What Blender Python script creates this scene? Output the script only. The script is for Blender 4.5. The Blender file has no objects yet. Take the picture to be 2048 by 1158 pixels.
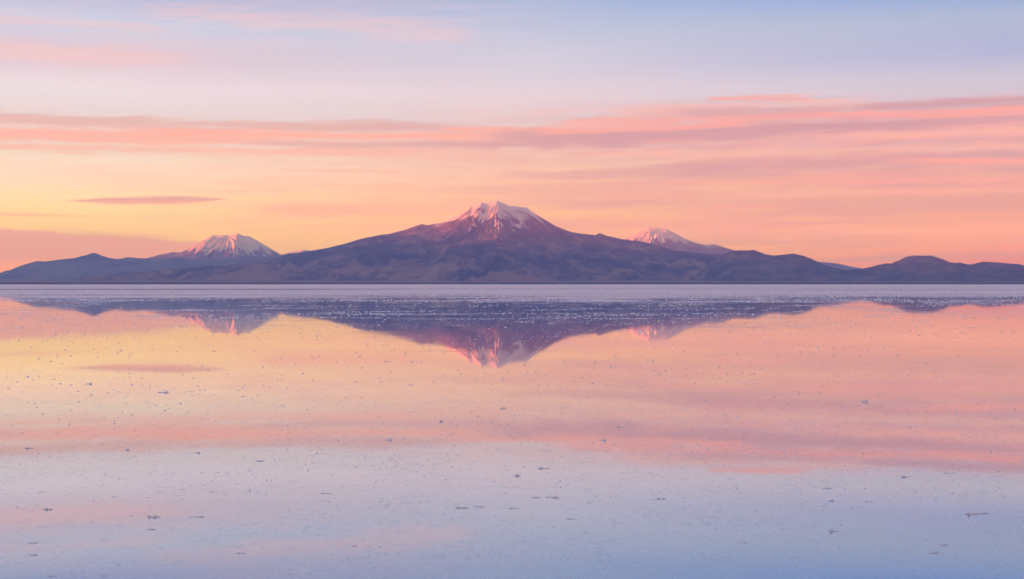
import bpy, math, random
import numpy as np

# ------------------------------------------------------------------ camera, sky, sun, exposure
S = bpy.context.scene
COL = S.collection
F = 2813.0            # focal length in pixels of the 2048 px wide photograph
HOR = 568.5           # its horizon line
CAM_H = 1.6
cam_d = bpy.data.cameras.new('camera')
cam = bpy.data.objects.new('camera', cam_d)
COL.objects.link(cam)
cam.location = (0, 0, CAM_H)
cam.rotation_euler = (math.radians(90), 0, 0)
cam_d.sensor_width = 36.0
cam_d.lens = 36.0 * F / 2048
cam_d.shift_y = -(579 - HOR) / 2048
cam_d.clip_start = 0.1
cam_d.clip_end = 300000
S.camera = cam

SUN_AZ = math.radians(-110)      # measured from the view direction, negative to the left
SUN_EL = math.radians(1.6)
sun_d = bpy.data.lights.new('sun', 'SUN')
sun_d.energy = 5.0
sun_d.angle = math.radians(1.0)
sun_d.color = (1.0, 0.17, 0.04)
sun = bpy.data.objects.new('sun', sun_d)
COL.objects.link(sun)
sx, sy, sz = math.sin(SUN_AZ) * math.cos(SUN_EL), math.cos(SUN_AZ) * math.cos(SUN_EL), math.sin(SUN_EL)
from mathutils import Vector
sun.rotation_euler = Vector((sx, sy, sz)).to_track_quat('Z', 'Y').to_euler()

S.view_settings.view_transform = 'Standard'
S.view_settings.look = 'None'
S.view_settings.exposure = 1.9
S.view_settings.gamma = 1.0
S.view_settings.use_curve_mapping = False
S.render.engine = 'CYCLES'
S.cycles.use_denoising = True
S.cycles.denoiser = 'OPENIMAGEDENOISE'
S.cycles.max_bounces = 5
S.cycles.diffuse_bounces = 1
S.cycles.use_adaptive_sampling = True
S.cycles.adaptive_threshold = 0.02
S.cycles.glossy_bounces = 3
S.cycles.volume_bounces = 0
S.cycles.sample_clamp_indirect = 4.0


def lin(c):
    return tuple((x / 255 / 12.92 if x / 255 <= 0.04045 else ((x / 255 + 0.055) / 1.055) ** 2.4) for x in c[:3])


def clin(c):
    return tuple(x * .84 for x in lin(c))


class NT:
    """small expression builder over a node tree"""
    def __init__(self, tree):
        self.t = tree
        tree.nodes.clear()

    def node(self, kind, **kw):
        n = self.t.nodes.new(kind)
        for k, v in kw.items():
            setattr(n, k, v)
        return n

    def put(self, sock, v):
        if isinstance(v, E):
            v = v.s
        if hasattr(v, 'is_output'):
            self.t.links.new(v, sock)
        else:
            sock.default_value = v

    def m(self, op, *a):
        n = self.node('ShaderNodeMath', operation=op)
        for i, x in enumerate(a):
            self.put(n.inputs[i], x)
        return E(self, n.outputs[0])

    def smooth(self, x, a, b):
        n = self.node('ShaderNodeMapRange', interpolation_type='SMOOTHSTEP')
        self.put(n.inputs[0], x)
        flip = isinstance(a, (int, float)) and isinstance(b, (int, float)) and a > b
        n.inputs[1].default_value, n.inputs[2].default_value = (b, a) if flip else (a, b)
        n.inputs[3].default_value, n.inputs[4].default_value = (1, 0) if flip else (0, 1)
        return E(self, n.outputs[0])

    def vec(self, x, y, z):
        n = self.node('ShaderNodeCombineXYZ')
        for i, q in enumerate((x, y, z)):
            self.put(n.inputs[i], q)
        return E(self, n.outputs[0])

    def noise(self, v, scale=1.0, detail=3.0, rough=0.55, dist=0.0):
        n = self.node('ShaderNodeTexNoise', noise_dimensions='3D')
        self.put(n.inputs['Vector'], v)
        n.inputs['Scale'].default_value = scale
        n.inputs['Detail'].default_value = detail
        n.inputs['Roughness'].default_value = rough
        n.inputs['Distortion'].default_value = dist
        return E(self, n.outputs[0])

    def curve(self, x, pts, lo, hi):
        """scalar curve through (x, value) points"""
        vs = [p[1] for p in pts]
        a, b = min(vs), max(vs)
        b = b if b > a else a + 1e-6
        n = self.node('ShaderNodeValToRGB')
        n.color_ramp.interpolation = 'EASE'
        self.put(n.inputs[0], (x - lo) * (1.0 / (hi - lo)))
        el = n.color_ramp.elements
        while len(el) < len(pts):
            el.new(0.5)
        for e, (px, v) in zip(el, pts):
            g = (v - a) / (b - a)
            e.position = (px - lo) / (hi - lo)
            e.color = (g, g, g, 1)
        return E(self, n.outputs[0]) * (b - a) + a

    def ramp(self, x, stops, interp='LINEAR'):
        n = self.node('ShaderNodeValToRGB')
        n.color_ramp.interpolation = interp
        self.put(n.inputs[0], x)
        el = n.color_ramp.elements
        while len(el) < len(stops):
            el.new(0.5)
        for e, (p, c) in zip(el, stops):
            e.position = p
            e.color = (*c, 1)
        return E(self, n.outputs[0])

    def mix(self, f, a, b):
        n = self.node('ShaderNodeMix', data_type='RGBA')
        self.put(n.inputs['Factor'], f)
        for s, v in ((n.inputs['A'], a), (n.inputs['B'], b)):
            pass
        ia = [i for i in n.inputs if i.type == 'RGBA']
        for s, v in zip(ia, (a, b)):
            self.put(s, (*v, 1) if isinstance(v, tuple) else v)
        return E(self, [o for o in n.outputs if o.type == 'RGBA'][0])


class E:
    def __init__(self, nt, s):
        self.n, self.s = nt, s
    def __add__(self, o): return self.n.m('ADD', self, o)
    __radd__ = __add__
    def __mul__(self, o): return self.n.m('MULTIPLY', self, o)
    __rmul__ = __mul__
    def __sub__(self, o): return self.n.m('SUBTRACT', self, o)
    def __rsub__(self, o): return self.n.m('SUBTRACT', o, self)
    def __truediv__(self, o): return self.n.m('DIVIDE', self, o)
    def abs(self): return self.n.m('ABSOLUTE', self)
    def pow(self, p): return self.n.m('POWER', self, p)
    def sat(self): return self.n.m('MINIMUM', self.n.m('MAXIMUM', self, 0.0), 1.0)


# ------------------------------------------------------------------ sky
world = bpy.data.worlds.new('World')
S.world = world
world.use_nodes = True
N = NT(world.node_tree)
tc = N.node('ShaderNodeTexCoord')
sep = N.node('ShaderNodeSeparateXYZ')
world.node_tree.links.new(tc.outputs['Generated'], sep.inputs[0])
dx, dy, dz = (E(N, sep.outputs[i]) for i in range(3))
hl = N.m('MAXIMUM', N.m('SQRT', dx * dx + dy * dy), 0.001)
hx, hy = dx / hl, dy / hl
az = N.m('ARCTAN2', hx, hy)
U = az * (F / 100)                                  # azimuth and height above the horizon, in units of about 2 degrees
V = N.m('MINIMUM', dz / hl, 40.0) * (F / 100)
el01 = N.m('MAXIMUM', N.m('ARCTAN2', dz, hl), 0.0) * (2 / math.pi)
se = N.m('SQRT', el01)


def spos(y):
    v = (HOR - y) / F
    return math.sqrt(max(math.atan(v), 0) * 2 / math.pi)


HIGH = [(math.sqrt(22 / 90), (.32, .37, .58)), (math.sqrt(45 / 90), (.28, .32, .53)), (1.0, (.23, .27, .47))]
rampL = N.ramp(se, [(spos(y), c) for y, c in [(568, (1.4092, 0.2763, 0.001)), (530, (1.3747, 0.4375, 0.0031)), (480, (1.1328, 0.7451, 0.029)), (430, (1.0, 0.7757, 0.3042)), (370, (0.9478, 0.743, 0.7177)), (310, (0.6865, 0.6715, 0.7227)), (240, (0.6304, 0.5997, 0.7695)), (190, (0.655, 0.6457, 0.8827)), (130, (0.5485, 0.4888, 0.688)), (60, (0.4207, 0.5487, 0.8339)), (0, (0.2027, 0.3516, 0.7057))]] + HIGH)
rampM = N.ramp(se, [(spos(y), c) for y, c in [(568, (1.3386, 0.1043, 0.0007)), (520, (1.3015, 0.5858, 0.0037)), (470, (1.0029, 0.5147, 0.0217)), (420, (0.8983, 0.5239, 0.1918)), (360, (0.8067, 0.5054, 0.3912)), (300, (0.6926, 0.4794, 0.4993)), (240, (0.569, 0.5361, 0.6994)), (190, (0.6041, 0.5502, 0.7696)), (130, (0.4931, 0.5277, 0.7741)), (60, (0.3718, 0.4706, 0.7372)), (0, (0.2561, 0.3978, 0.7))]] + HIGH)
rampR = N.ramp(se, [(spos(y), c) for y, c in [(568, (1.4653, 0.1486, 0.0026)), (520, (0.9373, 0.1962, 0.0266)), (470, (0.8772, 0.3755, 0.0352)), (420, (0.6054, 0.289, 0.0939)), (360, (0.644, 0.3559, 0.2659)), (300, (0.5142, 0.361, 0.519)), (230, (0.4307, 0.4251, 0.6764)), (180, (0.4416, 0.4769, 0.7109)), (130, (0.2728, 0.368, 0.7152)), (60, (0.2683, 0.3929, 0.6441)), (0, (0.1147, 0.2966, 0.7404))]] + HIGH)
cs = hx * math.sin(SUN_AZ) + hy * math.cos(SUN_AZ)  # 1 towards the sun, -1 away from it


def cs_at(deg):
    return math.cos(math.radians(deg) - SUN_AZ)


wLM = ((cs - cs_at(1)) * (1 / (cs_at(-17) - cs_at(1)))).sat()
wMR = ((cs - cs_at(1)) * (1 / (cs_at(19) - cs_at(1)))).sat()
sky = N.mix(wMR, N.mix(wLM, rampM, rampL), rampR)

# clouds: long level streaks, denser towards the horizon; noise runs round the whole sky
RR = F / 100
base_sky = sky


def streak(kx, kz, seed, detail=4.0, rough=0.55, dist=0.3, tilt=.02):
    return N.noise(N.vec(hx * (RR * kx) + seed, hy * (RR * kx) + seed * 1.7, (V - hx * (RR * tilt)) * kz + seed * .6), 1.0, detail, rough, dist)


warp = (streak(.22, 1.1, 3.1, 3) - .5) * .55 + (streak(.9, 3.2, 7.7, 3) - .5) * .22
fine = streak(.30, 6.5, 11.0, 5, .62, .8)
finer = streak(.55, 13.0, 17.0, 4, .65, .6)
wisp = streak(.42, 4.2, 61.0, 5, .68, 1.6, .05)
broad = streak(.13, 2.2, 23.0, 5, .6, .5)
broad2 = streak(.16, 3.6, 31.0, 4, .6, .6)

CORAL_L, CORAL_R = clin((251, 178, 164)), clin((245, 160, 156))
MAUVE_L, MAUVE_R = clin((220, 180, 184)), clin((192, 147, 167))
coral = N.mix(N.smooth(U, -3, 6), CORAL_L, CORAL_R)
mauve = N.mix(N.smooth(U, -6, 3), MAUVE_L, MAUVE_R)

# veils over the lower half of the sky, much thicker to the right
vden = broad2 + (fine - .5) * .45 + (wisp - .5) * .35
veil = N.smooth(vden, .42, .62) * N.smooth(V, 3.3, 2.3) * N.smooth(V, .05, .5) * N.curve(U, [(-10, .10), (-3, .35), (2, .60), (10, .88)], -14, 14)
sky = N.mix(veil, sky, N.mix(N.smooth(broad + (wisp - .5) * .4, .36, .60), mauve, N.mix(.25, coral, mauve)))
thin = N.smooth(finer + (broad - .5) * .8, .54, .72) * N.smooth(V, 3.0, 2.4) * N.curve(U, [(-10, .15), (-3, .35), (10, .5)], -14, 14)
sky = N.mix(thin, sky, N.mix(.45, coral, mauve))

rid3 = 1 - (streak(.22, 9.0, 91.0, 5, .6, .8, .015) - .5).abs() * 5
low = N.smooth(V, .3, .8) * N.smooth(V, 2.6, 2.1) * N.curve(U, [(-10, .12), (-3, .35), (3, .6), (10, .7)], -14, 14)
sky = N.mix(N.smooth(rid3 + (wisp - .5) * .8, .40, 1.0) * low * .6, sky, N.mix(.3, mauve, coral))

# faint rose film in the upper left and a soft band of cloud round the whole sky
wis = N.smooth(streak(.10, 1.5, 41.0, 5, .6) + (fine - .5) * .35 + (wisp - .5) * .2, .36, .74) * N.smooth(V, 3.6, 4.3) * N.smooth(V, 7.4, 5.2) * N.smooth(U, 3.5, -5) * .35
sky = N.mix(wis, sky, clin((250, 204, 212)))
wc = N.curve(U, [(-10.5, 2.88), (-5, 2.93), (0, 2.90), (3, 3.00), (6.5, 3.02), (10.5, 3.05)], -14, 14)
q = (V - wc + warp * .5).abs() / N.curve(U, [(-10.5, .42), (0, .40), (3, .52), (10.5, .60)], -14, 14)
sky = N.mix(N.smooth(1 - q + (fine - .5) * 1.1 + (wisp - .5) * 1.3, .0, .9) * N.curve(U, [(-10, .48), (0, .50), (5, .68)], -14, 14), sky, N.mix(N.smooth(broad + (wisp - .5) * .8, .42, .60) * .8, coral, N.mix(.5, mauve, coral)))

rid = 1 - (streak(.34, 8.0, 71.0, 5, .62, 1.1, .03) - .5).abs() * 5
zone = N.smooth(V, 2.2, 2.6) * N.smooth(V + (wisp - .5) * .8, 3.75, 3.35) * N.smooth(U, -4, 3)
sky = N.mix(N.smooth(rid + (wisp - .5) * .8, .45, 1.0) * zone * .5, sky, N.mix(N.smooth(broad2, .46, .54), mauve, clin((252, 164, 158))))

# single streaks: left end, right end, heights at both, half thickness, tint, strength
ROSE, PALE = clin((246, 200, 208)), clin((248, 182, 172))
ragged = (fine - .5) * 1.5 + (wisp - .5) * 1.6 + (finer - .5) * 1.1
Vw = V + warp * .28
ragged1 = ragged + 1.0
TINT = {'c': coral, 'm': mauve, 'r': ROSE, 'p': PALE}
for (xa, xb, ya, yb, hw, tint, st) in [
        (-700, 1000, 252, 256, 17, 'm', .85), (-700, 640, 287, 283, 20, 'c', .75), (250, 1150, 270, 275, 10, 'c', .85), (450, 1330, 291, 292, 9, 'm', .80),
        (-700, 950, 308, 308, 14, 'c', .60), (870, 1180, 258, 262, 7, 'c', .9), (560, 820, 342, 345, 5, 'p', .5), (500, 1000, 422, 418, 12, 'p', .40),
        (930, 1900, 276, 262, 18, 'm', .90), (1050, 1520, 266, 254, 8, 'c', .85), (1080, 1720, 246, 236, 12, 'c', .75), (1400, 1630, 202, 207, 8, 'c', .75),
        (1200, 1750, 222, 216, 20, 'p', .45), (1300, 2100, 230, 224, 12, 'm', .5), (1900, 2800, 300, 296, 9, 'm', .5), (1300, 2500, 430, 426, 7, 'm', .45), (1400, 2700, 392, 388, 8, 'p', .55), (1100, 1600, 408, 404, 9, 'm', .35), (1500, 2700, 484, 480, 6, 'm', .4), (1560, 2700, 241, 236, 12, 'c', .9), (1680, 2700, 224, 204, 8, 'm', .7), (1480, 2700, 262, 248, 10, 'm', .8),
        (1600, 2700, 282, 272, 10, 'p', .55), (1100, 2300, 306, 314, 12, 'p', .6), (1230, 2700, 340, 318, 21, 'm', .72), (980, 1520, 348, 350, 10, 'm', .5),
        (1720, 2800, 332, 346, 8, 'c', 1.0), (1880, 2800, 350, 353, 4, 'm', .9), (1340, 2800, 369, 364, 9, 'c', .75),
        (1480, 2800, 412, 415, 20, 'm', .5), (1480, 2400, 447, 444, 6, 'm', .5), (1200, 2600, 470, 462, 6, 'p', .5),
        (280, 980, 34, 72, 26, 'r', .36), (-500, 420, 64, 74, 13, 'r', .38), (-500, 420, 126, 130, 22, 'r', .42),
        ]:
    ua, ub = (xa - 1024) / 100, (xb - 1024) / 100
    va, vb = (HOR - ya) / 100, (HOR - yb) / 100
    kk = (vb - va) / (ub - ua)
    mid = N.m('MULTIPLY_ADD', U, 2 / (ub - ua), -(ua + ub) / (ub - ua))
    tap = N.smooth(mid * mid, 1.0, .55)
    sc_ = 100.0 / (hw * 1.15)
    dd = N.m('MULTIPLY_ADD', N.m('MULTIPLY_ADD', U, -kk, Vw), sc_, -(va - ua * kk) * sc_).abs()
    al = N.smooth(ragged1 - dd, .12, .78) * tap * st
    sky = N.mix(al, sky, TINT[tint])

# small lens-shaped cloud and the thin streak under it
du = ((U + 7.25) / 1.72).abs()
lens = (1 - du * du) * N.smooth(U, -9.5, -7.0)
lofs = (U + 7.2) * .030 + (streak(1.2, 6.0, 95.0, 4) - .5) * .10 + (finer - .5) * .05
ql = (V - 1.625 - lofs).abs() / N.m('MAXIMUM', lens * .105, .004)
b4 = N.smooth(ql + (finer - .5) * .9 + (wisp - .5) * .7, 1.2, .35) * N.smooth(lens, .0, .25)
sky = N.mix(b4 * .9, sky, N.mix(N.smooth(V - lofs + (finer - .5) * .1, 1.66, 1.56), clin((206, 158, 164)), clin((240, 168, 154))))
q5 = (V - 1.31 + (U + 9) * .012 + (finer - .5) * .05).abs()
b5 = N.smooth(q5 + (fine - .5) * .06, .055, .01) * N.smooth(U, -7.0, -9.3)
sky = N.mix(b5 * .6, sky, clin((244, 178, 150)))
q6 = (V - 1.46 + (fine - .5) * .25).abs()
b6 = N.smooth(q6, .14, .03) * N.smooth(U, -5.6, -3.8) * N.smooth(U, -.6, -2.2)
sky = N.mix(b6 * .45, sky, clin((250, 176, 150)))

# low bank on the left with a clear top edge
top = N.curve(U, [(-11, 1.02), (-9.6, 1.06), (-8.9, 1.00), (-8.2, .93), (-7.4, .88), (-6.5, .83), (-5.6, .78)], -14, 14)
puff = (streak(1.1, 3.2, 51.0, 6, .65, .5) - .5) * .34
b7 = N.smooth(V - top - puff, .03, -.03) * N.smooth(V + (fine - .5) * .25, .30, .52) * N.smooth(U, -5.5, -6.6)
sky = N.mix(b7 * .92, sky, N.mix(N.smooth(V + (wisp - .5) * .7 + (finer - .5) * .3, 1.0, .50), lin((238, 160, 160)), lin((255, 162, 150))))
b8 = N.smooth((V - .95 + (U + 8) * .06).abs() + (finer - .5) * .35, .14, .02) * N.smooth(U, -6.2, -7.2) * N.smooth(U, -9.2, -8.2)
sky = N.mix(b8 * .45, sky, clin((242, 172, 150)))
b9 = N.smooth(V + (fine - .5) * .3, .34, .14) * N.smooth(U, -8.0, -9.8)
sky = N.mix(b9 * .6, sky, clin((240, 150, 140)))
# CLOUDS END
# the sky brightens towards the setting sun, left of the view
glow = N.smooth(cs, .30, 1.0) * N.smooth(el01, .30, .0) * 2.3 + 1.0
# fine horizontal grain of thin cloud everywhere
grain = (fine - .5) * .12 + (finer - .5) * .12
n = N.node('ShaderNodeMix', data_type='RGBA', blend_type='MULTIPLY')
n.inputs['Factor'].default_value = 1.0
ia = [i for i in n.inputs if i.type == 'RGBA']
N.put(ia[0], sky)
g1 = (grain + 1.0) * glow
N.put(ia[1], N.vec(g1, g1, g1))
sky = E(N, [o for o in n.outputs if o.type == 'RGBA'][0])
bg = N.node('ShaderNodeBackground')
N.put(bg.inputs[0], sky)
bg.inputs[1].default_value = 0.3217
nish = N.node('ShaderNodeTexSky', sky_type='NISHITA', sun_disc=False)
nish.sun_elevation = SUN_EL
nish.sun_rotation = SUN_AZ
nish.altitude = 3650
bgn = N.node('ShaderNodeBackground')
N.put(bgn.inputs[0], nish.outputs[0])
bgn.inputs[1].default_value = 0.0079
add = N.node('ShaderNodeAddShader')
world.node_tree.links.new(bg.outputs[0], add.inputs[0])
world.node_tree.links.new(bgn.outputs[0], add.inputs[1])
wo = N.node('ShaderNodeOutputWorld')
world.node_tree.links.new(add.outputs[0], wo.inputs[0])

# ------------------------------------------------------------------ helpers
rng = np.random.default_rng(7)
random.seed(7)


def tag(o, label=None, cat=None, group=None, kind=None):
    if label: o['label'] = label
    if cat: o['category'] = cat
    if group: o['group'] = group
    if kind: o['kind'] = kind
    return o


def mesh_np(name, verts, faces, smooth=True):
    """verts (n,3), faces (m,k) arrays"""
    me = bpy.data.meshes.new(name)
    k = faces.shape[1]
    me.vertices.add(len(verts))
    me.vertices.foreach_set('co', np.ascontiguousarray(verts, np.float32).ravel())
    me.loops.add(faces.size)
    me.loops.foreach_set('vertex_index', np.ascontiguousarray(faces, np.int32).ravel())
    me.polygons.add(len(faces))
    me.polygons.foreach_set('loop_start', np.arange(0, faces.size, k, dtype=np.int32))
    me.polygons.foreach_set('loop_total', np.full(len(faces), k, np.int32))
    me.polygons.foreach_set('use_smooth', np.full(len(faces), smooth, bool))
    me.update()
    me.validate()
    return me


def grid_faces(nr, nc):
    i = np.arange(nr * nc).reshape(nr, nc)
    return np.stack([i[:-1, :-1], i[:-1, 1:], i[1:, 1:], i[1:, :-1]], -1).reshape(-1, 4)


def _h(ix, iy, seed):
    a = (ix.astype(np.int64) * 374761393 + iy.astype(np.int64) * 668265263 + seed * 2147483647) & 0xFFFFFFFF
    a = ((a ^ (a >> 13)) * 1274126177) & 0xFFFFFFFF
    a = ((a ^ (a >> 16)) * 2246822519) & 0xFFFFFFFF
    return ((a ^ (a >> 15)) & 0xFFFFFF) / float(0xFFFFFF)


def vnoise(x, y, seed=0):
    """gradient noise, about -1..1"""
    ix, iy = np.floor(x), np.floor(y)
    fx, fy = x - ix, y - iy
    ux, uy = fx ** 3 * (fx * (fx * 6 - 15) + 10), fy ** 3 * (fy * (fy * 6 - 15) + 10)
    def g(ox, oy):
        a = _h(ix + ox, iy + oy, seed) * 2 * np.pi
        return np.cos(a) * (fx - ox) + np.sin(a) * (fy - oy)
    a = g(0, 0) * (1 - ux) + g(1, 0) * ux
    b = g(0, 1) * (1 - ux) + g(1, 1) * ux
    return (a * (1 - uy) + b * uy) * 1.5


def fbm(x, y, oct=5, seed=0, gain=.5, ridged=False):
    t, a, s = 0, 1.0, 0
    for o in range(oct):
        n = vnoise(x * 2 ** o + o * 17.3, y * 2 ** o - o * 9.1, seed + o)
        t = t + a * ((1 - 2 * np.abs(n)) if ridged else n)
        s += a
        a *= gain
    return t / s


def sstep(x, a, b):
    t = np.clip((x - a) / (b - a), 0, 1)
    return t * t * (3 - 2 * t)


# ------------------------------------------------------------------ materials
def new_mat(name):
    m = bpy.data.materials.new(name)
    m.use_nodes = True
    return m, NT(m.node_tree)


def finish(nt, shader_out, disp=None):
    o = nt.node('ShaderNodeOutputMaterial')
    nt.t.links.new(shader_out, o.inputs[0])


def mountain_mat(name, dark, mid, light, snow=True):
    m, n = new_mat(name)
    tcn = n.node('ShaderNodeTexCoord')
    P = E(n, tcn.outputs['Object'])
    at = n.node('ShaderNodeAttribute', attribute_name='snow')
    tt = n.node('ShaderNodeAttribute', attribute_name='tone')
    tone = E(n, tt.outputs['Fac'])
    n1 = n.noise(P, 1 / 900, 6, .6, .4)
    n2 = n.noise(P, 1 / 160, 5, .65, .2)
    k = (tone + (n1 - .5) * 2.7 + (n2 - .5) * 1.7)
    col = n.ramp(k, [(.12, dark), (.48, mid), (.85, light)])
    sn = E(n, at.outputs['Fac']) + (n2 - .5) * .55 + (n.noise(P, 1 / 45, 4, .6) - .5) * .35
    smask = n.smooth(sn, .34, .68)
    col = n.mix(smask, col, (.68, .61, .60))
    b = n.node('ShaderNodeBsdfPrincipled')
    n.put(b.inputs['Base Color'], col)
    b.inputs['Roughness'].default_value = .95
    b.inputs['Specular IOR Level'].default_value = .15
    bp = n.node('ShaderNodeBump')
    bp.inputs['Strength'].default_value = .7
    bp.inputs['Distance'].default_value = 55
    n.put(bp.inputs['Height'], n2)
    n.t.links.new(bp.outputs[0], b.inputs['Normal'])
    finish(n, b.outputs[0])
    return m


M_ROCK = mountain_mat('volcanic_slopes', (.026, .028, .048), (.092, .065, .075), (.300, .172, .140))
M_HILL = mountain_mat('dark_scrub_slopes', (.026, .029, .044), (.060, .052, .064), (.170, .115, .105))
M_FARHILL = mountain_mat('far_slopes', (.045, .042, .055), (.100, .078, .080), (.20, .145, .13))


def px_to_profile(pts, D):
    p = np.array(pts, float)
    return (p[:, 0] - 1024) / F * D, (HOR - p[:, 1]) / F * D + CAM_H


def mountain(name, pts, D, mat, label, cat, cols, front=200, back=36, width=(1200, 3.2), power=1.7, summit=None, gully=45,
             lumps=80, lump_scale=900, snow=None, seed=1, crest_noise=6.0, tone0=.5, grp=None, gk=9.0, fan_k=.9, asym=0.0, spurs=()):
    """heightfield built on a crest line of real height at distance D, with front and rear slopes, gullies and foothills"""
    X0, H0 = px_to_profile(pts, D)
    xc = (np.array(cols) - 1024) / F * D
    Sx = np.interp(xc, X0, H0)
    Sx = Sx + crest_noise * fbm(xc / 160, xc * 0 + seed, 4, seed) * np.clip(Sx / 300, 0, 1)
    Sx = np.maximum(Sx, 0.0)
    W = width[0] + width[1] * Sx
    t = np.concatenate([-np.linspace(1, 0, front) ** 1.25, np.linspace(0, 1, back + 1)[1:]])   # -1 front foot .. 0 crest .. 1 rear foot
    T = t[:, None] * np.ones_like(xc)[None, :]
    at = np.abs(T)
    X = xc[None, :] + 0 * T
    Y = D + T * W[None, :] * np.where(T > 0, .8, 1.0)
    prof = (1 - at) ** power
    Hm = Sx.max()
    sxm = (summit - 1024) / F * D if summit else xc[np.argmax(Sx)]
    # ridges fan out from the summit and wander as they come down
    fan = 1 + fan_k * at * np.exp(-((X - sxm) / (2.0 * Hm)) ** 2)
    Xs = sxm + (X - sxm) / fan + 260 * sstep(at, 0, .25) * fbm(X / 700, Y / 700, 4, seed + 2) * min(1, Hm / 900)
    H = np.interp(Xs, xc, Sx) * prof
    th = np.arctan2(Y - D, X - sxm)
    r = np.hypot(X - sxm, Y - D)
    if spurs:
        # buttresses run down from the tops; the face between them is hollowed out
        top_, El = max(p[1] for p in spurs), np.zeros_like(H)
        wob = 70 * fbm(X / 420, Y / 420, 4, seed + 6) * sstep(at, .03, .2)
        for spx, sa, sw in spurs:
            x0_ = (spx - 1024) / F * D
            xs_ = sxm + (x0_ - sxm) * (1 + 2.4 * at)
            El = np.maximum(El, sa * np.exp(-np.abs(X + wob - xs_) / (sw * (.45 + 2.2 * at))))
        H = H - np.where(T < 0, 1, 0) * (top_ - El) * sstep(at, .015, .16) * (1 - sstep(at, .26, .55)) * np.exp(-((X - sxm) / 1000) ** 2)
    wx = X + 260 * fbm(X / 1500, Y / 1500, 3, seed + 3)
    wy = Y + 260 * fbm(X / 1500, Y / 1500, 3, seed + 5)
    keep = sstep(at, .006, .09) * (1 - at) ** .6
    g = fbm(th * gk + .8 * fbm(X / 900, Y / 900, 3, seed + 8), r / 1500, 4, seed + 11, .55, ridged=True)
    gm = sstep(r, 30, 420) * np.clip(1.25 - r / 3800, 0, 1)
    H = H + gully * g * keep * gm * (Sx[None, :] / Hm)
    # foothill lumps on the lower slopes
    lm = sstep(at, .20, .48) * (1 - sstep(at, .78, 1.0))
    l = fbm(wx / lump_scale, wy / (lump_scale * 1.25), 5, seed + 21, .5, ridged=True)
    H = H + lumps * (l - .15) * lm * np.clip(Sx / 260, 0, 1)[None, :]
    H = H + 24 * fbm(wx / 300, wy / 380, 5, seed + 31, .55, ridged=True) * keep * np.clip(Sx / 200, 0, 1)[None, :]
    H = np.where(at >= .999, -3.0, np.maximum(H, -3.0))
    verts = np.stack([X, Y, H], -1).reshape(-1, 3)
    me = mesh_np(name, verts, grid_faces(*X.shape))
    # snow cover and soil tone
    sn = np.zeros_like(H)
    if snow:
        line, sharp, streaks = snow
        n1 = fbm(th * gk * 1.9 + .5 * fbm(X / 500, Y / 500, 3, seed + 41), r / 900, 4, seed + 43, .6)
        n2 = fbm(X / 220, Y / 220, 4, seed + 47)
        n3 = fbm(th * gk * 4.5 + .6 * n2, r / 1400, 3, seed + 49, .6)
        sn = .5 + (H / Hm - line) * sharp + streaks * (.45 * n1 - .40 * g + .80 * n2 + .75 * n3)
    sn = sn - asym * sstep(X - sxm, 250, 1000) - .6 * asym * sstep(sxm - X, 420, 1100)
    me.attributes.new('snow', 'FLOAT', 'POINT').data.foreach_set('value', sn.ravel().astype(np.float32))
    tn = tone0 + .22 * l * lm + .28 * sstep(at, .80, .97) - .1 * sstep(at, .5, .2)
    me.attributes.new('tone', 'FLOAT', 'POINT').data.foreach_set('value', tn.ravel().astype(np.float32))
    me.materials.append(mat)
    o = bpy.data.objects.new(name, me)
    COL.objects.link(o)
    return tag(o, label, cat, grp, 'structure')


def cols(*segs):
    return np.concatenate([np.arange(a, b, s) for a, b, s in segs])


# ------------------------------------------------------------------ mountains, far to near
main_pts = [(60, 566), (144, 559), (171, 556), (239, 546.5), (342, 539), (444, 530), (513, 522), (581, 508), (622, 501), (650, 497), (684, 489),
            (722, 477.5), (759, 470), (780, 467.5), (814, 458), (843, 448.4), (852, 450), (882, 446.7), (903, 436), (930, 421), (941, 412.5),
            (947, 412.8), (963, 404), (973, 408), (987, 403), (994, 401), (1009, 407), (1018, 412.5), (1026, 411.5), (1036, 413.5), (1053, 415),
            (1071, 428), (1094, 441.6), (1112, 452.5), (1129, 459), (1146, 465), (1163, 467), (1190, 470), (1199, 466), (1214, 471.6), (1245, 478.5),
            (1283, 482.6), (1310, 490), (1350, 501), (1386, 504.5), (1436, 509), (1520, 520), (1620, 537), (1700, 552), (1800, 566)]
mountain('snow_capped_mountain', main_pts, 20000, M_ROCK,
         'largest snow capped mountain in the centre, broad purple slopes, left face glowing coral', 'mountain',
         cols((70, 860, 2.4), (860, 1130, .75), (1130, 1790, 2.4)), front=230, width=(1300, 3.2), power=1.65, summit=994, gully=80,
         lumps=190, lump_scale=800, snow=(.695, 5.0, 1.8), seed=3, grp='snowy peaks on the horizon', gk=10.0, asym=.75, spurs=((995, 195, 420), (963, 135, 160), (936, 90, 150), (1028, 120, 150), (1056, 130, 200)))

lv_pts = [(255, 530), (291, 517), (308, 511.7), (328, 508), (345.5, 504), (362.6, 505), (390, 489.4), (410, 477.5), (426, 470), (436, 471),
          (448, 469.6), (460, 470.6), (475.4, 466), (485.6, 471), (499, 472.4), (523, 486), (540, 496), (561, 509), (600, 526), (660, 545)]
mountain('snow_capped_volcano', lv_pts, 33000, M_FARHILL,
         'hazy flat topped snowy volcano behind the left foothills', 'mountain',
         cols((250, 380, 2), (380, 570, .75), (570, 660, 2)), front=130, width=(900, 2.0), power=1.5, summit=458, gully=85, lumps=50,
         snow=(.60, 4.6, 1.0), seed=14, grp='snowy peaks on the horizon', gk=7.5, crest_noise=4)

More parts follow.
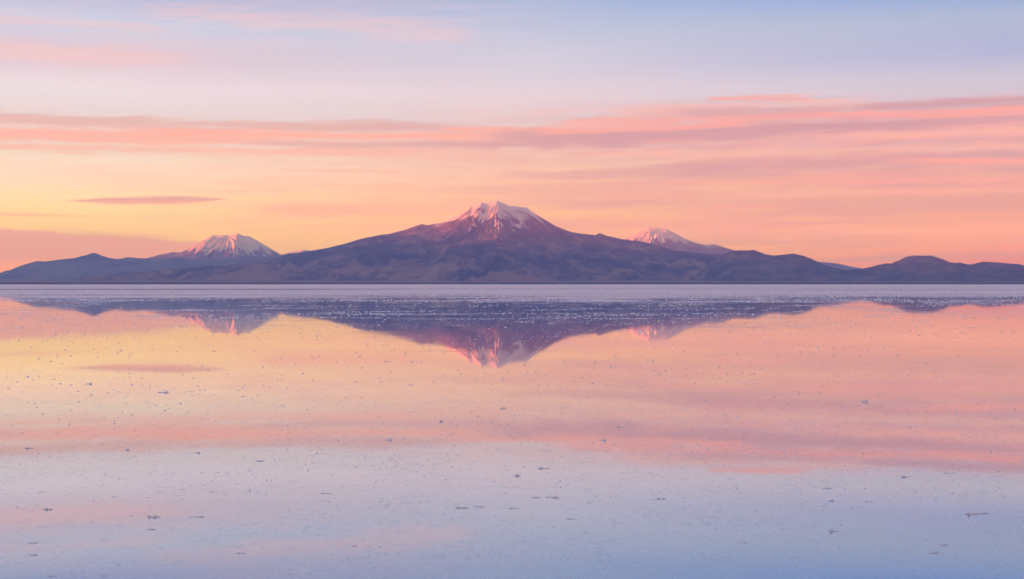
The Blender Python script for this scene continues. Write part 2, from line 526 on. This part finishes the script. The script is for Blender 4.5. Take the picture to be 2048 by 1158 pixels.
rv_pts = [(1190, 510), (1225, 492), (1249, 478), (1272.5, 465), (1297, 455), (1311, 455.8), (1324, 456.5), (1332.5, 457), (1365.7, 474.7),
          (1390.5, 484.7), (1411, 490), (1430, 488), (1440, 492), (1465, 499.6), (1500, 508), (1560, 525)]
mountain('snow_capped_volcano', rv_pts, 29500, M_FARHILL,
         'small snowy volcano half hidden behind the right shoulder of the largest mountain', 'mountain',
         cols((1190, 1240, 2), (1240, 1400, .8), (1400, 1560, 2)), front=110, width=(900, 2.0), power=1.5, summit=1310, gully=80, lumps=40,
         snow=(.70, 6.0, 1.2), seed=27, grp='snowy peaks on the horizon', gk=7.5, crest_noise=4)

mountain('far_snowy_ridge', [(520, 530), (561, 510), (578, 505), (592, 502.5), (600, 501), (607, 498.7), (621, 502), (640, 508), (680, 520)], 32500, M_FARHILL,
         'tiny pale snowy ridge peeping over the left ramp of the largest mountain', 'mountain ridge',
         cols((520, 680, 1.5)), front=60, width=(700, 2.0), power=1.4, gully=60, lumps=30, snow=(.80, 5.0, 1.0), seed=35, gk=7)

mountain('far_blue_hill', [(1560, 545), (1600, 532), (1628.6, 525), (1639, 524), (1655, 524.8), (1676, 527), (1705, 533.5), (1726, 537), (1760, 546), (1800, 556)], 33500, M_FARHILL,
         'low pale blue hill in the gap right of the largest mountain', 'hill',
         cols((1560, 1800, 2)), front=50, width=(900, 2.4), power=1.3, gully=15, lumps=15, seed=44, crest_noise=3)

lh_pts = [(-180, 566), (-120, 561), (-60, 554), (0, 546), (27, 538), (48, 529.5), (73.5, 522), (89, 523), (116, 519.5), (150.5, 515.8), (171, 510.6), (188, 505), (205, 511.7),
          (219, 515.8), (236, 518), (256.5, 514.4), (291, 517), (318, 518.5), (355.7, 514.4), (373, 518.5), (393, 520), (420, 518), (441, 514),
          (456, 515), (472, 518.5), (489, 525), (540, 533), (620, 548), (700, 560)]
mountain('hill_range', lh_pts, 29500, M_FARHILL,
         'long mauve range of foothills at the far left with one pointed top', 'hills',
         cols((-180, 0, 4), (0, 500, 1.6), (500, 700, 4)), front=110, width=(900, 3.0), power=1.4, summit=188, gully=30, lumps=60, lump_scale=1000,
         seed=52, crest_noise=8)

rh_pts = [(1380, 562), (1420, 530), (1440, 510), (1465, 501.5), (1485, 500.5), (1508.5, 500), (1531, 508.7), (1548, 511), (1573, 508.7), (1587, 507), (1602, 511), (1626.6, 523),
          (1655.6, 533.5), (1676, 538.5), (1705, 545), (1760, 557), (1800, 566)]
mountain('round_hills', rh_pts, 17600, M_HILL,
         'dark rounded double hill ending the right slope of the largest mountain', 'hills',
         cols((1380, 1800, 1.8)), front=110, width=(700, 4.2), power=1.35, summit=1500, gully=16, lumps=45, lump_scale=600, seed=63, crest_noise=4)

rr_pts = [(1600, 566), (1660, 549), (1700, 540), (1730, 537), (1750, 532), (1771, 526.5), (1784, 527), (1796, 522), (1813, 513), (1825, 511), (1845, 511.5), (1864.6, 511),
          (1879, 519), (1895.7, 525), (1908, 525), (1929, 529.4), (1945, 528.5), (1966, 523), (1987, 524.4), (2011.6, 526.5), (2048, 530.6), (2090, 533), (2150, 540), (2250, 556), (2330, 566)]
mountain('table_topped_hills', rr_pts, 16800, M_HILL,
         'dark low hills at the far right with one flat topped mesa', 'hills',
         cols((1600, 2060, 1.8), (2060, 2330, 4)), front=100, width=(700, 4.2), power=1.35, summit=1845, gully=16, lumps=32, lump_scale=500, seed=71, crest_noise=4)

# unseen range, added to keep the low sun off all but the summits
ny, nx = 240, 70
yy = np.linspace(-16000, 32000, ny)
crest = np.interp(yy, [-16000, -11000, -7000, 4000, 10000, 13500, 18000, 22000, 27000, 32000], [0, 700, 880, 950, 1170, 1310, 1210, 1120, 980, 0])
crest = crest * (1 + .05 * fbm(yy / 2500, yy * 0, 4, 91))
tt = np.linspace(-1, 1, nx)
Yr = yy[:, None] + 0 * tt[None, :]
cx = -19500 - 1500 * np.clip((yy - 20000) / 12000, 0, 1)
Wd = 1200 + 2.6 * np.maximum(crest, 0)
Xr = cx[:, None] + tt[None, :] * Wd[:, None]
Hr = crest[:, None] * (1 - np.abs(tt[None, :])) ** 1.5
Hr = Hr + 70 * fbm(Xr / 900, Yr / 900, 4, 97, ridged=True) * sstep(np.abs(tt[None, :]), .05, .4) * (1 - np.abs(tt[None, :]))
Hr[:, 0] = Hr[:, -1] = -3
Hr[0, :] = Hr[-1, :] = -3
me = mesh_np('added_shade_range', np.stack([Xr, Yr, Hr], -1).reshape(-1, 3), grid_faces(ny, nx))
for a_, v_ in (('snow', 0.0), ('tone', .5)):
    me.attributes.new(a_, 'FLOAT', 'POINT').data.foreach_set('value', np.full(ny * nx, v_, np.float32))
me.materials.append(M_FARHILL)
o = bpy.data.objects.new('added_shade_range', me)
COL.objects.link(o)
tag(o, 'unseen range added to shade the lower slopes, beyond the left edge of the view', 'hills', None, 'structure')

# low shore plain at the mountains' feet
m, n = new_mat('shore_soil')
geo = n.node('ShaderNodeNewGeometry')
sp = n.node('ShaderNodeSeparateXYZ')
n.t.links.new(geo.outputs['Position'], sp.inputs[0])
px_, py_, pz_ = (E(n, sp.outputs[i]) for i in range(3))
na = n.noise(n.vec(px_ * (1 / 2600), py_ * (1 / 420), 0.0), 1, 5, .6, .3)
nb = n.noise(n.vec(px_ * (1 / 300), py_ * (1 / 90), 4.0), 1, 4, .6, .2)
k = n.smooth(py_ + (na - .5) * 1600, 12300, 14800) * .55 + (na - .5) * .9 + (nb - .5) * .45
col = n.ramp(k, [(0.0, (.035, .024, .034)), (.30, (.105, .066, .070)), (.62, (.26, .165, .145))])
b = n.node('ShaderNodeBsdfPrincipled')
n.put(b.inputs['Base Color'], col)
b.inputs['Roughness'].default_value = .95
b.inputs['Specular IOR Level'].default_value = .1
finish(n, b.outputs[0])
ny, nx = 60, 300
yy = 11600 + 9000 * np.linspace(0, 1, ny) ** 1.4
xx = np.linspace(-11500, 11500, nx)
Xp, Yp = np.meshgrid(xx, yy)
Hp = -1.5 + 62 * np.clip((Yp - 11700 - 250 * fbm(Xp / 3000, Xp * 0, 3, 5)) / 6500, 0, 1.3) ** 1.1 + 4 * fbm(Xp / 900, Yp / 400, 4, 8) * np.clip((Yp - 11800) / 1500, 0, 1)
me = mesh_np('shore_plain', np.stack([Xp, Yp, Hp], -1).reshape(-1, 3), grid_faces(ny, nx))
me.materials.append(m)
o = bpy.data.objects.new('shore_plain', me)
COL.objects.link(o)
tag(o, 'thin dark brown strip of shore along the foot of the mountains', 'shore', None, 'structure')

# ------------------------------------------------------------------ the flooded salt flat
m, n = new_mat('flooded_salt')
geo = n.node('ShaderNodeNewGeometry')
sp = n.node('ShaderNodeSeparateXYZ')
n.t.links.new(geo.outputs['Position'], sp.inputs[0])
px_, py_, pz_ = (E(n, sp.outputs[i]) for i in range(3))
nA = n.noise(n.vec(px_ * (1 / 70), py_ * (1 / 45), 0.0), 1, 4, .6, .3)
nB = n.noise(n.vec(px_ * (1 / 6), py_ * (1 / 9), 9.0), 1, 4, .6, .2)
nC = n.noise(n.vec(px_ * (1 / .8), py_ * (1 / 2.4), 3.0), 1, 3, .6)
nL = n.noise(n.vec(px_ * (1 / 34), py_ * (1 / 190), 14.0), 1, 3, .5)
dist = py_ + (nA - .5) * 230 + (nL - .5) * 130 + (nB - .5) * 150 + (nC - .5) * 70
dry = n.smooth(dist, 125, 200)
# long shallow pools that stay wet far out
POOLS = [(-125, 440, 100, 34), (-20, 478, 95, 10), (112, 425, 34, 9), (168, 405, 30, 7), (60, 520, 120, 8), (-60, 330, 34, 6), (70, 300, 26, 5), (20, 262, 18, 4)]
pools = None
for pcx, pcy, prx, pry in POOLS:
    e = ((px_ - pcx) / prx).pow(2.0) + ((py_ - pcy) / pry).pow(2.0) + (nB - .5) * .8
    e = n.smooth(e, 1.1, .8)
    pools = e if pools is None else n.m('MAXIMUM', pools, e)
bars = n.noise(n.vec(px_ * (1 / 7), py_ * (1 / 3.2), 55.0), 1, 4, .6, .3) + (nA - .5) * .35
dry = n.m('MAXIMUM', dry * (1 - pools * .92), n.smooth(bars, .60, .68) * n.smooth(py_, 42, 75) * n.smooth(py_, 190, 120) * .85).sat()
fleck = n.noise(n.vec(px_ * (1 / .16), py_ * (1 / .22), 1.0), 1, 3, .6)
mott = n.noise(n.vec(px_ * (1 / 1.1), py_ * (1 / 1.3), 6.0), 1, 5, .65, .6)
ruffle = n.noise(n.vec(px_ * (1 / 7), py_ * (1 / 5), 44.0), 1, 4, .55, .5)
gr1 = n.noise(n.vec(px_ * (1 / .055), py_ * (1 / .12), 71.0), 1, 3, .65)
gr2 = n.noise(n.vec(px_ * (1 / .22), py_ * (1 / .40), 77.0), 1, 4, .65, .8)
vor = n.node('ShaderNodeTexVoronoi', feature='DISTANCE_TO_EDGE')
n.put(vor.inputs['Vector'], n.vec(px_ * .55 + mott * .8, py_ * .55 + mott * .8, 0.0))
vor.inputs['Scale'].default_value = 1.0
ridge = n.smooth(E(n, vor.outputs['Distance']), .05, .0) * n.smooth(mott, .42, .62)
# water film over pale salt
wcol = n.mix(n.smooth(mott, .35, .65), (.040, .140, .215), (.055, .160, .235))
wcol = n.mix(ridge * .30, wcol, (.20, .25, .36))
wcol = n.mix(n.smooth(fleck, .66, .74) * .35, wcol, (.10, .14, .26))
wet = n.node('ShaderNodeBsdfPrincipled')
n.put(wet.inputs['Base Color'], wcol)
n.put(wet.inputs['Roughness'], (n.smooth(mott, .3, .7) * .012 + n.smooth(ruffle, .5, .72) * .03 + .010))
wet.inputs['IOR'].default_value = 1.55
bp = n.node('ShaderNodeBump')
bp.inputs['Strength'].default_value = .02
bp.inputs['Distance'].default_value = .01
n.put(bp.inputs['Height'], mott)
n.t.links.new(bp.outputs[0], wet.inputs['Normal'])
mir = n.node('ShaderNodeBsdfAnisotropic')
mir.inputs['Color'].default_value = (.94, .96, 1.0, 1)
n.put(mir.inputs['Roughness'], (n.smooth(mott, .3, .7) * .02 + n.smooth(ruffle, .5, .72) * .035 + .015))
wmix = n.node('ShaderNodeMixShader')
wmix.inputs[0].default_value = .42
n.t.links.new(wet.outputs[0], wmix.inputs[1])
n.t.links.new(mir.outputs[0], wmix.inputs[2])
wet = wmix
# grains and low crests of crust that just break the film
lines = n.smooth((gr2 - .5).abs(), .018, .0) * n.smooth(mott, .46, .60)
damp = n.smooth(gr1 + (gr2 - .5) * .5 + (mott - .5) * .35, .52, .82) * .34 + lines * .22
dampb = n.node('ShaderNodeBsdfPrincipled')
dampb.inputs['Base Color'].default_value = (.40, .46, .55, 1)
dampb.inputs['Roughness'].default_value = .6
dm = n.node('ShaderNodeMixShader')
n.put(dm.inputs[0], (damp * (n.smooth(py_, 40, 12) * .65 + .35)).sat())
n.t.links.new(wet.outputs[0], dm.inputs[1])
n.t.links.new(dampb.outputs[0], dm.inputs[2])
wet = dm
strk = n.noise(n.vec(px_ * (1 / 260), py_ * (1 / 60), 33.0), 1, 5, .62, .3)
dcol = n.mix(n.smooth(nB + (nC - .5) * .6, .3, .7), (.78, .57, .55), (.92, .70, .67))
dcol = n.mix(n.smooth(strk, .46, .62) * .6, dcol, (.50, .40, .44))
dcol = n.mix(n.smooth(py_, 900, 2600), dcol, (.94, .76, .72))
dryb = n.node('ShaderNodeBsdfPrincipled')
n.put(dryb.inputs['Base Color'], dcol)
dryb.inputs['Roughness'].default_value = .55
dryb.inputs['Specular IOR Level'].default_value = .35
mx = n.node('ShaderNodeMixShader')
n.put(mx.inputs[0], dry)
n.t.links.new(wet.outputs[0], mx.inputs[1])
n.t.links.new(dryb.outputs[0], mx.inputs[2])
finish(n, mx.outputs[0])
ys = np.concatenate([[-19000, -8000, -1000, -200, -40], np.geomspace(1, 36500, 150)])
xs1 = np.geomspace(2, 30500, 60)
xs = np.concatenate([-xs1[::-1], [0], xs1])
Xg, Yg = np.meshgrid(xs, ys)
me = mesh_np('salt_flat', np.stack([Xg, Yg, 0 * Xg], -1).reshape(-1, 3), grid_faces(*Xg.shape))
me.materials.append(m)
o = bpy.data.objects.new('salt_flat', me)
COL.objects.link(o)
tag(o, 'vast salt flat under a mirror thin film of water, dry and white towards the shore', 'salt flat', None, 'structure')

# ------------------------------------------------------------------ salt lumps
m, n = new_mat('salt_crust')
tcn = n.node('ShaderNodeTexCoord')
P = E(n, tcn.outputs['Object'])
geo = n.node('ShaderNodeNewGeometry')
na = n.noise(P, 18, 4, .65)
oi = n.node('ShaderNodeObjectInfo')
rv = E(n, oi.outputs['Random'])
col = n.mix(n.smooth(na + (rv - .5) * .3, .3, .7), (.72, .67, .68), (.90, .84, .83))
b = n.node('ShaderNodeBsdfPrincipled')
n.put(b.inputs['Base Color'], col)
b.inputs['Roughness'].default_value = .7
b.inputs['Specular IOR Level'].default_value = .25
bp = n.node('ShaderNodeBump')
bp.inputs['Strength'].default_value = .6
bp.inputs['Distance'].default_value = .01
n.put(bp.inputs['Height'], na)
n.t.links.new(bp.outputs[0], b.inputs['Normal'])
finish(n, b.outputs[0])
M_SALT = m


def ground(px, py):
    d = CAM_H * F / (py - HOR)
    return (px - 1024) / F * d, d


def lump_mesh(seed, rings=5, seg=16, peaks=4, flat=.0):
    """unit lump: about 1 wide and 1 high, an irregular crust of several broken tips on a thin ragged skirt"""
    r = np.random.default_rng(seed)
    pk = [(r.uniform(-.30, .30), r.uniform(-.2, .2), 1.0, r.uniform(.06, .13))]
    for _ in range(peaks):
        pk.append((r.uniform(-.42, .42), r.uniform(-.3, .3), r.uniform(.15, .75), r.uniform(.04, .12)))
    lobe = 1 + .30 * np.sin(np.arange(seg) / seg * 2 * np.pi * 2 + r.uniform(0, 6)) * r.uniform(.4, 1) + r.uniform(-.30, .25, seg)
    vs = [(0, 0, .25)]
    for k in range(1, rings + 1):
        f = k / rings
        for s in range(seg):
            a = s / seg * 2 * math.pi + r.uniform(-.12, .12)
            rad = .5 * lobe[s] * f * r.uniform(.88, 1.1)
            x, y = math.cos(a) * rad, math.sin(a) * rad * .8
            z = .10 + .10 * (1 - f)
            for (ax, ay, h, w) in pk:
                z = max(z, h * math.exp(-((x - ax) ** 2 + (y - ay) ** 2) / (2 * w * w)))
            z = z * (1 - flat) + flat * (.45 + .35 * math.sin(5 * x + seed)) * (1 - f ** 4)
            z *= r.uniform(.65, 1.25)
            vs.append((x, y, -.12 if k == rings else max(z, .03)))
    fs = [(0, 1 + s, 1 + (s + 1) % seg) for s in range(seg)]
    for k in range(rings - 1):
        for s in range(seg):
            a, b2 = 1 + k * seg + s, 1 + k * seg + (s + 1) % seg
            c, d = a + seg, b2 + seg
            fs += [(a, c, d), (a, d, b2)]
    me = mesh_np('salt_lump', np.array(vs), np.array(fs), smooth=False)
    me.materials.append(M_SALT)
    return me


big = [lump_mesh(100 + i, 7, 22, peaks=3 + i % 4) for i in range(14)]
slab = [lump_mesh(200 + i, 5, 16, peaks=4, flat=.6) for i in range(8)]
small = [lump_mesh(300 + i, 3, 9, peaks=2, flat=.15) for i in range(20)]


def lump(me, px, py, wpx, hpx, label, group='salt lumps on the flooded flat', depth=.6, name='salt_lump'):
    x, d = ground(px, py)
    o = bpy.data.objects.new(name, me)
    w, h = wpx / F * d, hpx * .52 / F * d
    o.location = (x, d, 0)
    o.scale = (w, max(w * depth, h * 1.2), h)
    o.rotation_euler = (0, 0, random.choice((0, math.pi)) + random.uniform(-.25, .25))
    COL.objects.link(o)
    return tag(o, label, 'salt lump', group)


NAMED = [   # x, y, width, height in photograph pixels, kind, label
    (1943, 1028, 30, 13, 'b', 'tall pale salt lump with a pointed tip near the lower right edge'),
    (1972, 1027, 22, 7, 's', 'low salt ledge just right of the pointed lump near the right edge'),
    (1667, 1063, 22, 10, 'b', 'pinkish pointed salt lump standing alone in the lower right water'),
    (1887, 1090, 20, 8, 'b', 'upper of two small pink salt lumps near the lower right corner'),
    (1870, 1106, 22, 7, 'b', 'lower of two small pink salt lumps near the lower right corner'),
    (778, 880, 22, 10, 'b', 'bright white topped salt lump alone in the centre of the mauve reflection'),
    (923, 1016, 26, 11, 'b', 'rounded dome shaped salt lump low in the middle of the water'),
    (955, 1013, 32, 4, 's', 'long thin salt crust trailing right from the dome shaped lump'),
    (1087, 937, 24, 10, 'b', 'broad jagged salt lump right of centre in the grey water'),
    (1034, 952, 20, 8, 'b', 'pointed salt lump just left of and nearer than the broad jagged lump'),
    (1071, 995, 26, 4, 's', 'flat salt plate forming the left of a pair below the centre'),
    (1105, 995, 26, 8, 'b', 'peaked salt lump forming the right of a pair below the centre'),
    (1029, 1017, 24, 4, 's', 'flat salt plate right of the dome shaped lump'),
    (307, 1034, 28, 10, 'b', 'largest dark blue salt lump in the lower left water'),
    (393, 1034, 29, 5, 's', 'long flat salt slab right of the largest lower left lump'),
    (304, 1059, 22, 6, 's', 'low salt lump directly below the largest lower left lump'),
    (64, 1086, 25, 6, 's', 'upper of two flat salt slabs at the lower left edge'),
    (65, 1110, 26, 6, 's', 'lower of two flat salt slabs at the lower left edge'),
    (102, 1152, 20, 6, 's', 'salt lump cut close by the bottom edge at the left corner'),
    (206, 1152, 20, 7, 'b', 'salt lump on the bottom edge right of the left corner'),
    (482, 1107, 18, 6, 'b', 'lone small salt lump near the bottom, left of centre'),
    (96, 1019, 20, 7, 'b', 'peaked salt lump in the pink streak at the lower left'),
    (58, 897, 18, 8, 'b', 'star shaped salt lump near the left edge under the pink band'),
    (255, 900, 14, 6, 'b', 'small pointed salt lump under the left end of the pink band'),
    (395, 906, 14, 5, 'b', 'small salt lump right of another under the left pink band'),
    (327, 785, 22, 8, 'b', 'widest salt lump in the yellow reflection at the left'),
    (178, 768, 14, 6, 'b', 'small salt lump in the yellow reflection below the lens cloud'),
    (1320, 998, 27, 7, 'b', 'wide peaked salt lump alone right of the middle, low in the water'),
    (1730, 804, 12, 10, 'b', 'tiny upright salt lump in the pink water at the right'),
    (1810, 954, 16, 8, 'b', 'white topped salt lump in the grey blue water at the right'),
    (1898, 946, 20, 5, 's', 'flat salt plate right of the white topped lump at the right'),
    (1654, 977, 22, 6, 'b', 'blue salt mound in the water left of the right edge lumps'),
    (1663, 1002, 16, 7, 'b', 'pale salt mound just below the blue mound at the right'),
    (1739, 1003, 22, 5, 's', 'flat pinkish salt slab right of the pale mound'),
    (652, 987, 24, 7, 'b', 'broad salt lump left of the centre in the grey water'),
    (520, 922, 26, 5, 's', 'long flat salt slab left of centre under the pink band'),
    (1206, 881, 14, 10, 'b', 'slim upright salt lump in the pink band right of centre'),
    (1448, 1114, 26, 5, 's', 'flat salt slab near the bottom edge right of centre'),
    (1485, 1085, 20, 5, 's', 'small flat salt slab above another near the bottom, right of centre'),
    (710, 1092, 16, 5, 's', 'small flat salt slab near the bottom left of centre'),
    (1143, 1038, 20, 5, 's', 'flat salt slab low in the blue water right of centre'),
    (1006, 817, 14, 7, 'b', 'small pointed salt lump in the coral band below the summit reflection'),
    (1240, 854, 13, 6, 'b', 'small salt lump on the mauve band right of centre'),
    (883, 843, 9, 6, 'b', 'small dark salt lump in the coral band left of the summit reflection'),
]
taken = []
for i, (x, y, w, h, kd, lab) in enumerate(NAMED):
    lump(big[i % 14] if kd == 'b' else slab[i % 8], x, y, w, h, lab)
    taken.append((x, y))
# many smaller ones: the 250 largest each on their own
cnt = 0
while cnt < 250:
    y = HOR + 590 * (random.random() ** 1.25) * .93 + 78
    if y > 1150:
        continue
    x = random.uniform(4, 2044)
    if any(abs(x - a) < 26 and abs(y - b2) < 10 for a, b2 in taken):
        continue
    taken.append((x, y))
    k = random.random()
    near = (y - HOR) / 590
    w = random.uniform(4.0, 10) + 5 * near * random.random() + (5 if k > .9 else 0)
    h = random.uniform(1.6, 3.6) * (.7 if k > .7 else 1.0) * (1 - .25 * near)
    lump(random.choice(slab if k > .7 else small), x, y, w, h, 'small low fleck of grey salt crust breaking the mirror of water', 'small salt flecks on the flooded flat', name='salt_fleck')
    cnt += 1


def crust(name, N_, sampler, label, size, seed):
    """thousands of tiny crust bits as one mass: a six sided jagged tip each"""
    r = np.random.default_rng(seed)
    x, d = sampler(r, N_)
    nn = len(x)
    w, h = size(r, x, d)
    seg = 6
    a = (np.arange(seg) / seg * 2 * np.pi)[None, :] + r.uniform(0, 6, nn)[:, None]
    rad = r.uniform(.6, 1.25, (nn, seg)) * .5
    V_ = np.zeros((nn, 1 + 2 * seg, 3))
    V_[:, 0] = np.stack([x + r.uniform(-.2, .2, nn) * w, d + r.uniform(-.2, .2, nn) * w, h], -1)
    for k, (f, zf) in enumerate(((.5, .5), (1.0, -.1))):
        V_[:, 1 + k * seg:1 + (k + 1) * seg, 0] = x[:, None] + np.cos(a) * rad * f * w[:, None]
        V_[:, 1 + k * seg:1 + (k + 1) * seg, 1] = d[:, None] + np.sin(a) * rad * f * w[:, None] * .7
        V_[:, 1 + k * seg:1 + (k + 1) * seg, 2] = h[:, None] * (zf + (r.uniform(-.25, .3, (nn, seg)) if k == 0 else 0))
    s = np.arange(seg)
    s2 = (s + 1) % seg
    f1 = np.stack([0 * s, 1 + s, 1 + s2], -1)
    f2 = np.stack([1 + s, 1 + seg + s, 1 + seg + s2], -1)
    f3 = np.stack([1 + s, 1 + seg + s2, 1 + s2], -1)
    ft = np.concatenate([f1, f2, f3])
    Fc = (ft[None] + (np.arange(nn) * (1 + 2 * seg))[:, None, None]).reshape(-1, 3)
    me = mesh_np(name, V_.reshape(-1, 3), Fc, smooth=False)
    me.materials.append(M_SALT)
    o = bpy.data.objects.new(name, me)
    COL.objects.link(o)
    return tag(o, label, 'salt crust', None, 'stuff')


def s_near(r, N_):
    """sparse over the mirror, in loose clusters"""
    y = HOR + 60 + 540 * r.random(N_) ** 1.9
    d = CAM_H * F / (y - HOR)
    x = (r.uniform(-60, 2108, N_) - 1024) / F * d
    c = fbm(x / 5 + 3, d / 9, 3, 131)
    keep = r.random(N_) < np.clip(.45 + 1.3 * c, .08, 1)
    return x[keep], d[keep]


crust('salt_specks', 3600, s_near, 'countless tiny salt specks scattered over the near mirror of water',
      lambda r, x, d: ((lambda s: (s * d / F, s * d / F * r.uniform(.11, .28, len(x))))(r.uniform(2.0, 6.5, len(x)) * (.75 + .5 * r.random(len(x))))), 201)


def s_mid(r, N_):
    """the dense belt of crust across the mountains' reflection, thicker along long drift lines"""
    y = HOR + 12 + 112 * r.random(N_) ** 1.4
    d = CAM_H * F / (y - HOR)
    xp = r.uniform(-80, 2128, N_)
    x = (xp - 1024) / F * d
    c = fbm(x / 9, d / 14, 3, 141)
    dens = .30 + .9 * c
    for (yl, xa, xb, s) in ((627, 640, 1480, 1.6), (612, 560, 1100, 1.2), (617, 1150, 1600, 1.1), (637, 400, 760, .8), (641, 950, 1400, .6)):
        dens = dens + s * np.exp(-((y - yl) / 1.6) ** 2) * sstep(xp, xa - 60, xa + 60) * (1 - sstep(xp, xb - 60, xb + 60)) * (.5 + fbm(x / 4, d * 0, 3, 151))
    dens = dens * (.25 + .75 * sstep(y + 14 * fbm(x / 20, d / 60, 3, 161), 586, 604)) * (1.25 - .95 * sstep(y, 600, 680)) * np.where((xp > 520) & (xp < 1600), 1.0, .72)
    keep = r.random(N_) < np.clip(dens, .015, 1)
    X_, D_ = [x[keep]], [d[keep]]
    # drift lines
    for k in range(110):
        yl = 598 + 60 * r.random() ** 1.6
        c0, ln = r.uniform(-50, 2090), r.uniform(30, 260) * (.4 + .6 * (600 < yl < 640))
        m_ = int(ln * r.uniform(.35, .8))
        xp = c0 + ln * (r.random(m_) - .5) * r.uniform(.4, 1, m_)
        yy_ = yl + r.normal(0, .5, m_) + (xp - c0) * r.uniform(-.006, .006)
        dd = CAM_H * F / (yy_ - HOR)
        X_.append((xp - 1024) / F * dd)
        D_.append(dd)
    for yl, xa, xb, m_ in ((627, 640, 1480, 1100), (612.5, 530, 1000, 350), (617, 1150, 1560, 380), (629.5, 1180, 1360, 320), (633, 600, 700, 60)):
        xp = r.uniform(xa, xb, m_)
        xp = xp[r.random(m_) < np.clip(.55 + 1.2 * fbm(xp / 45, xp * 0, 3, int(yl)), .05, 1)]
        yy_ = yl + r.normal(0, .7, len(xp)) + 1.5 * fbm(xp / 160, xp * 0, 2, 3)
        dd = CAM_H * F / (yy_ - HOR)
        X_.append((xp - 1024) / F * dd)
        D_.append(dd)
    return np.concatenate(X_), np.concatenate(D_)


crust('salt_crust_belt', 27000, s_mid, 'dense pale belt of broken salt crust across the mountain reflection',
      lambda r, x, d: ((lambda s: (s * d / F, np.minimum(s * .30, .85) * d / F * r.uniform(.5, 1.0, len(x))))(1.0 + 4.6 * r.random(len(x)) ** 3.2)), 202)


def s_far(r, N_):
    y = HOR + 2.2 + 33 * r.random(N_) ** .8
    d = CAM_H * F / (y - HOR)
    x = (r.uniform(-80, 2128, N_) - 1024) / F * d
    keep = r.random(N_) < np.clip(.40 + 1.3 * fbm(x / 40, d / 120, 4, 171) + 1.3 * fbm(x / 170, d / 45, 3, 175), .02, 1)
    for pcx, pcy, prx, pry in POOLS:
        keep &= ((x - pcx) / prx) ** 2 + ((d - pcy) / pry) ** 2 > 1.05 + .3 * fbm(x / 12, d / 9, 2, 181)
    return x[keep], d[keep]


crust('far_salt_crust', 16000, s_far, 'far rough salt crust turning to dry white pan near the shore',
      lambda r, x, d: ((lambda s: (s * d / F, s * d / F * r.uniform(.25, .5, len(x))))(1.2 + 2.6 * r.random(len(x)))), 203)

# ------------------------------------------------------------------ haze
m, n = new_mat('evening_haze')
pv = n.node('ShaderNodeVolumePrincipled')
pv.inputs['Color'].default_value = (.34, .37, 1.0, 1)
pv.inputs['Absorption Color'].default_value = (1, 1, 1, 1)
pv.inputs['Density'].default_value = 5.5e-5
pv.inputs['Anisotropy'].default_value = 0.0
oo = n.node('ShaderNodeOutputMaterial')
n.t.links.new(pv.outputs[0], oo.inputs['Volume'])
x0, x1, y0, y1, z0, z1 = -31000, 31000, -20000, 37000, -4.5, 1460
vs = np.array([(x, y, z) for z in (z0, z1) for y in (y0, y1) for x in (x0, x1)], float)
fs = np.array([(0, 2, 3, 1), (4, 5, 7, 6), (0, 1, 5, 4), (2, 6, 7, 3), (0, 4, 6, 2), (1, 3, 7, 5)])
me = mesh_np('haze', vs, fs, smooth=False)
me.materials.append(m)
o = bpy.data.objects.new('haze', me)
COL.objects.link(o)
tag(o, 'thin lavender evening haze veiling the far mountains', 'haze', None, 'stuff')
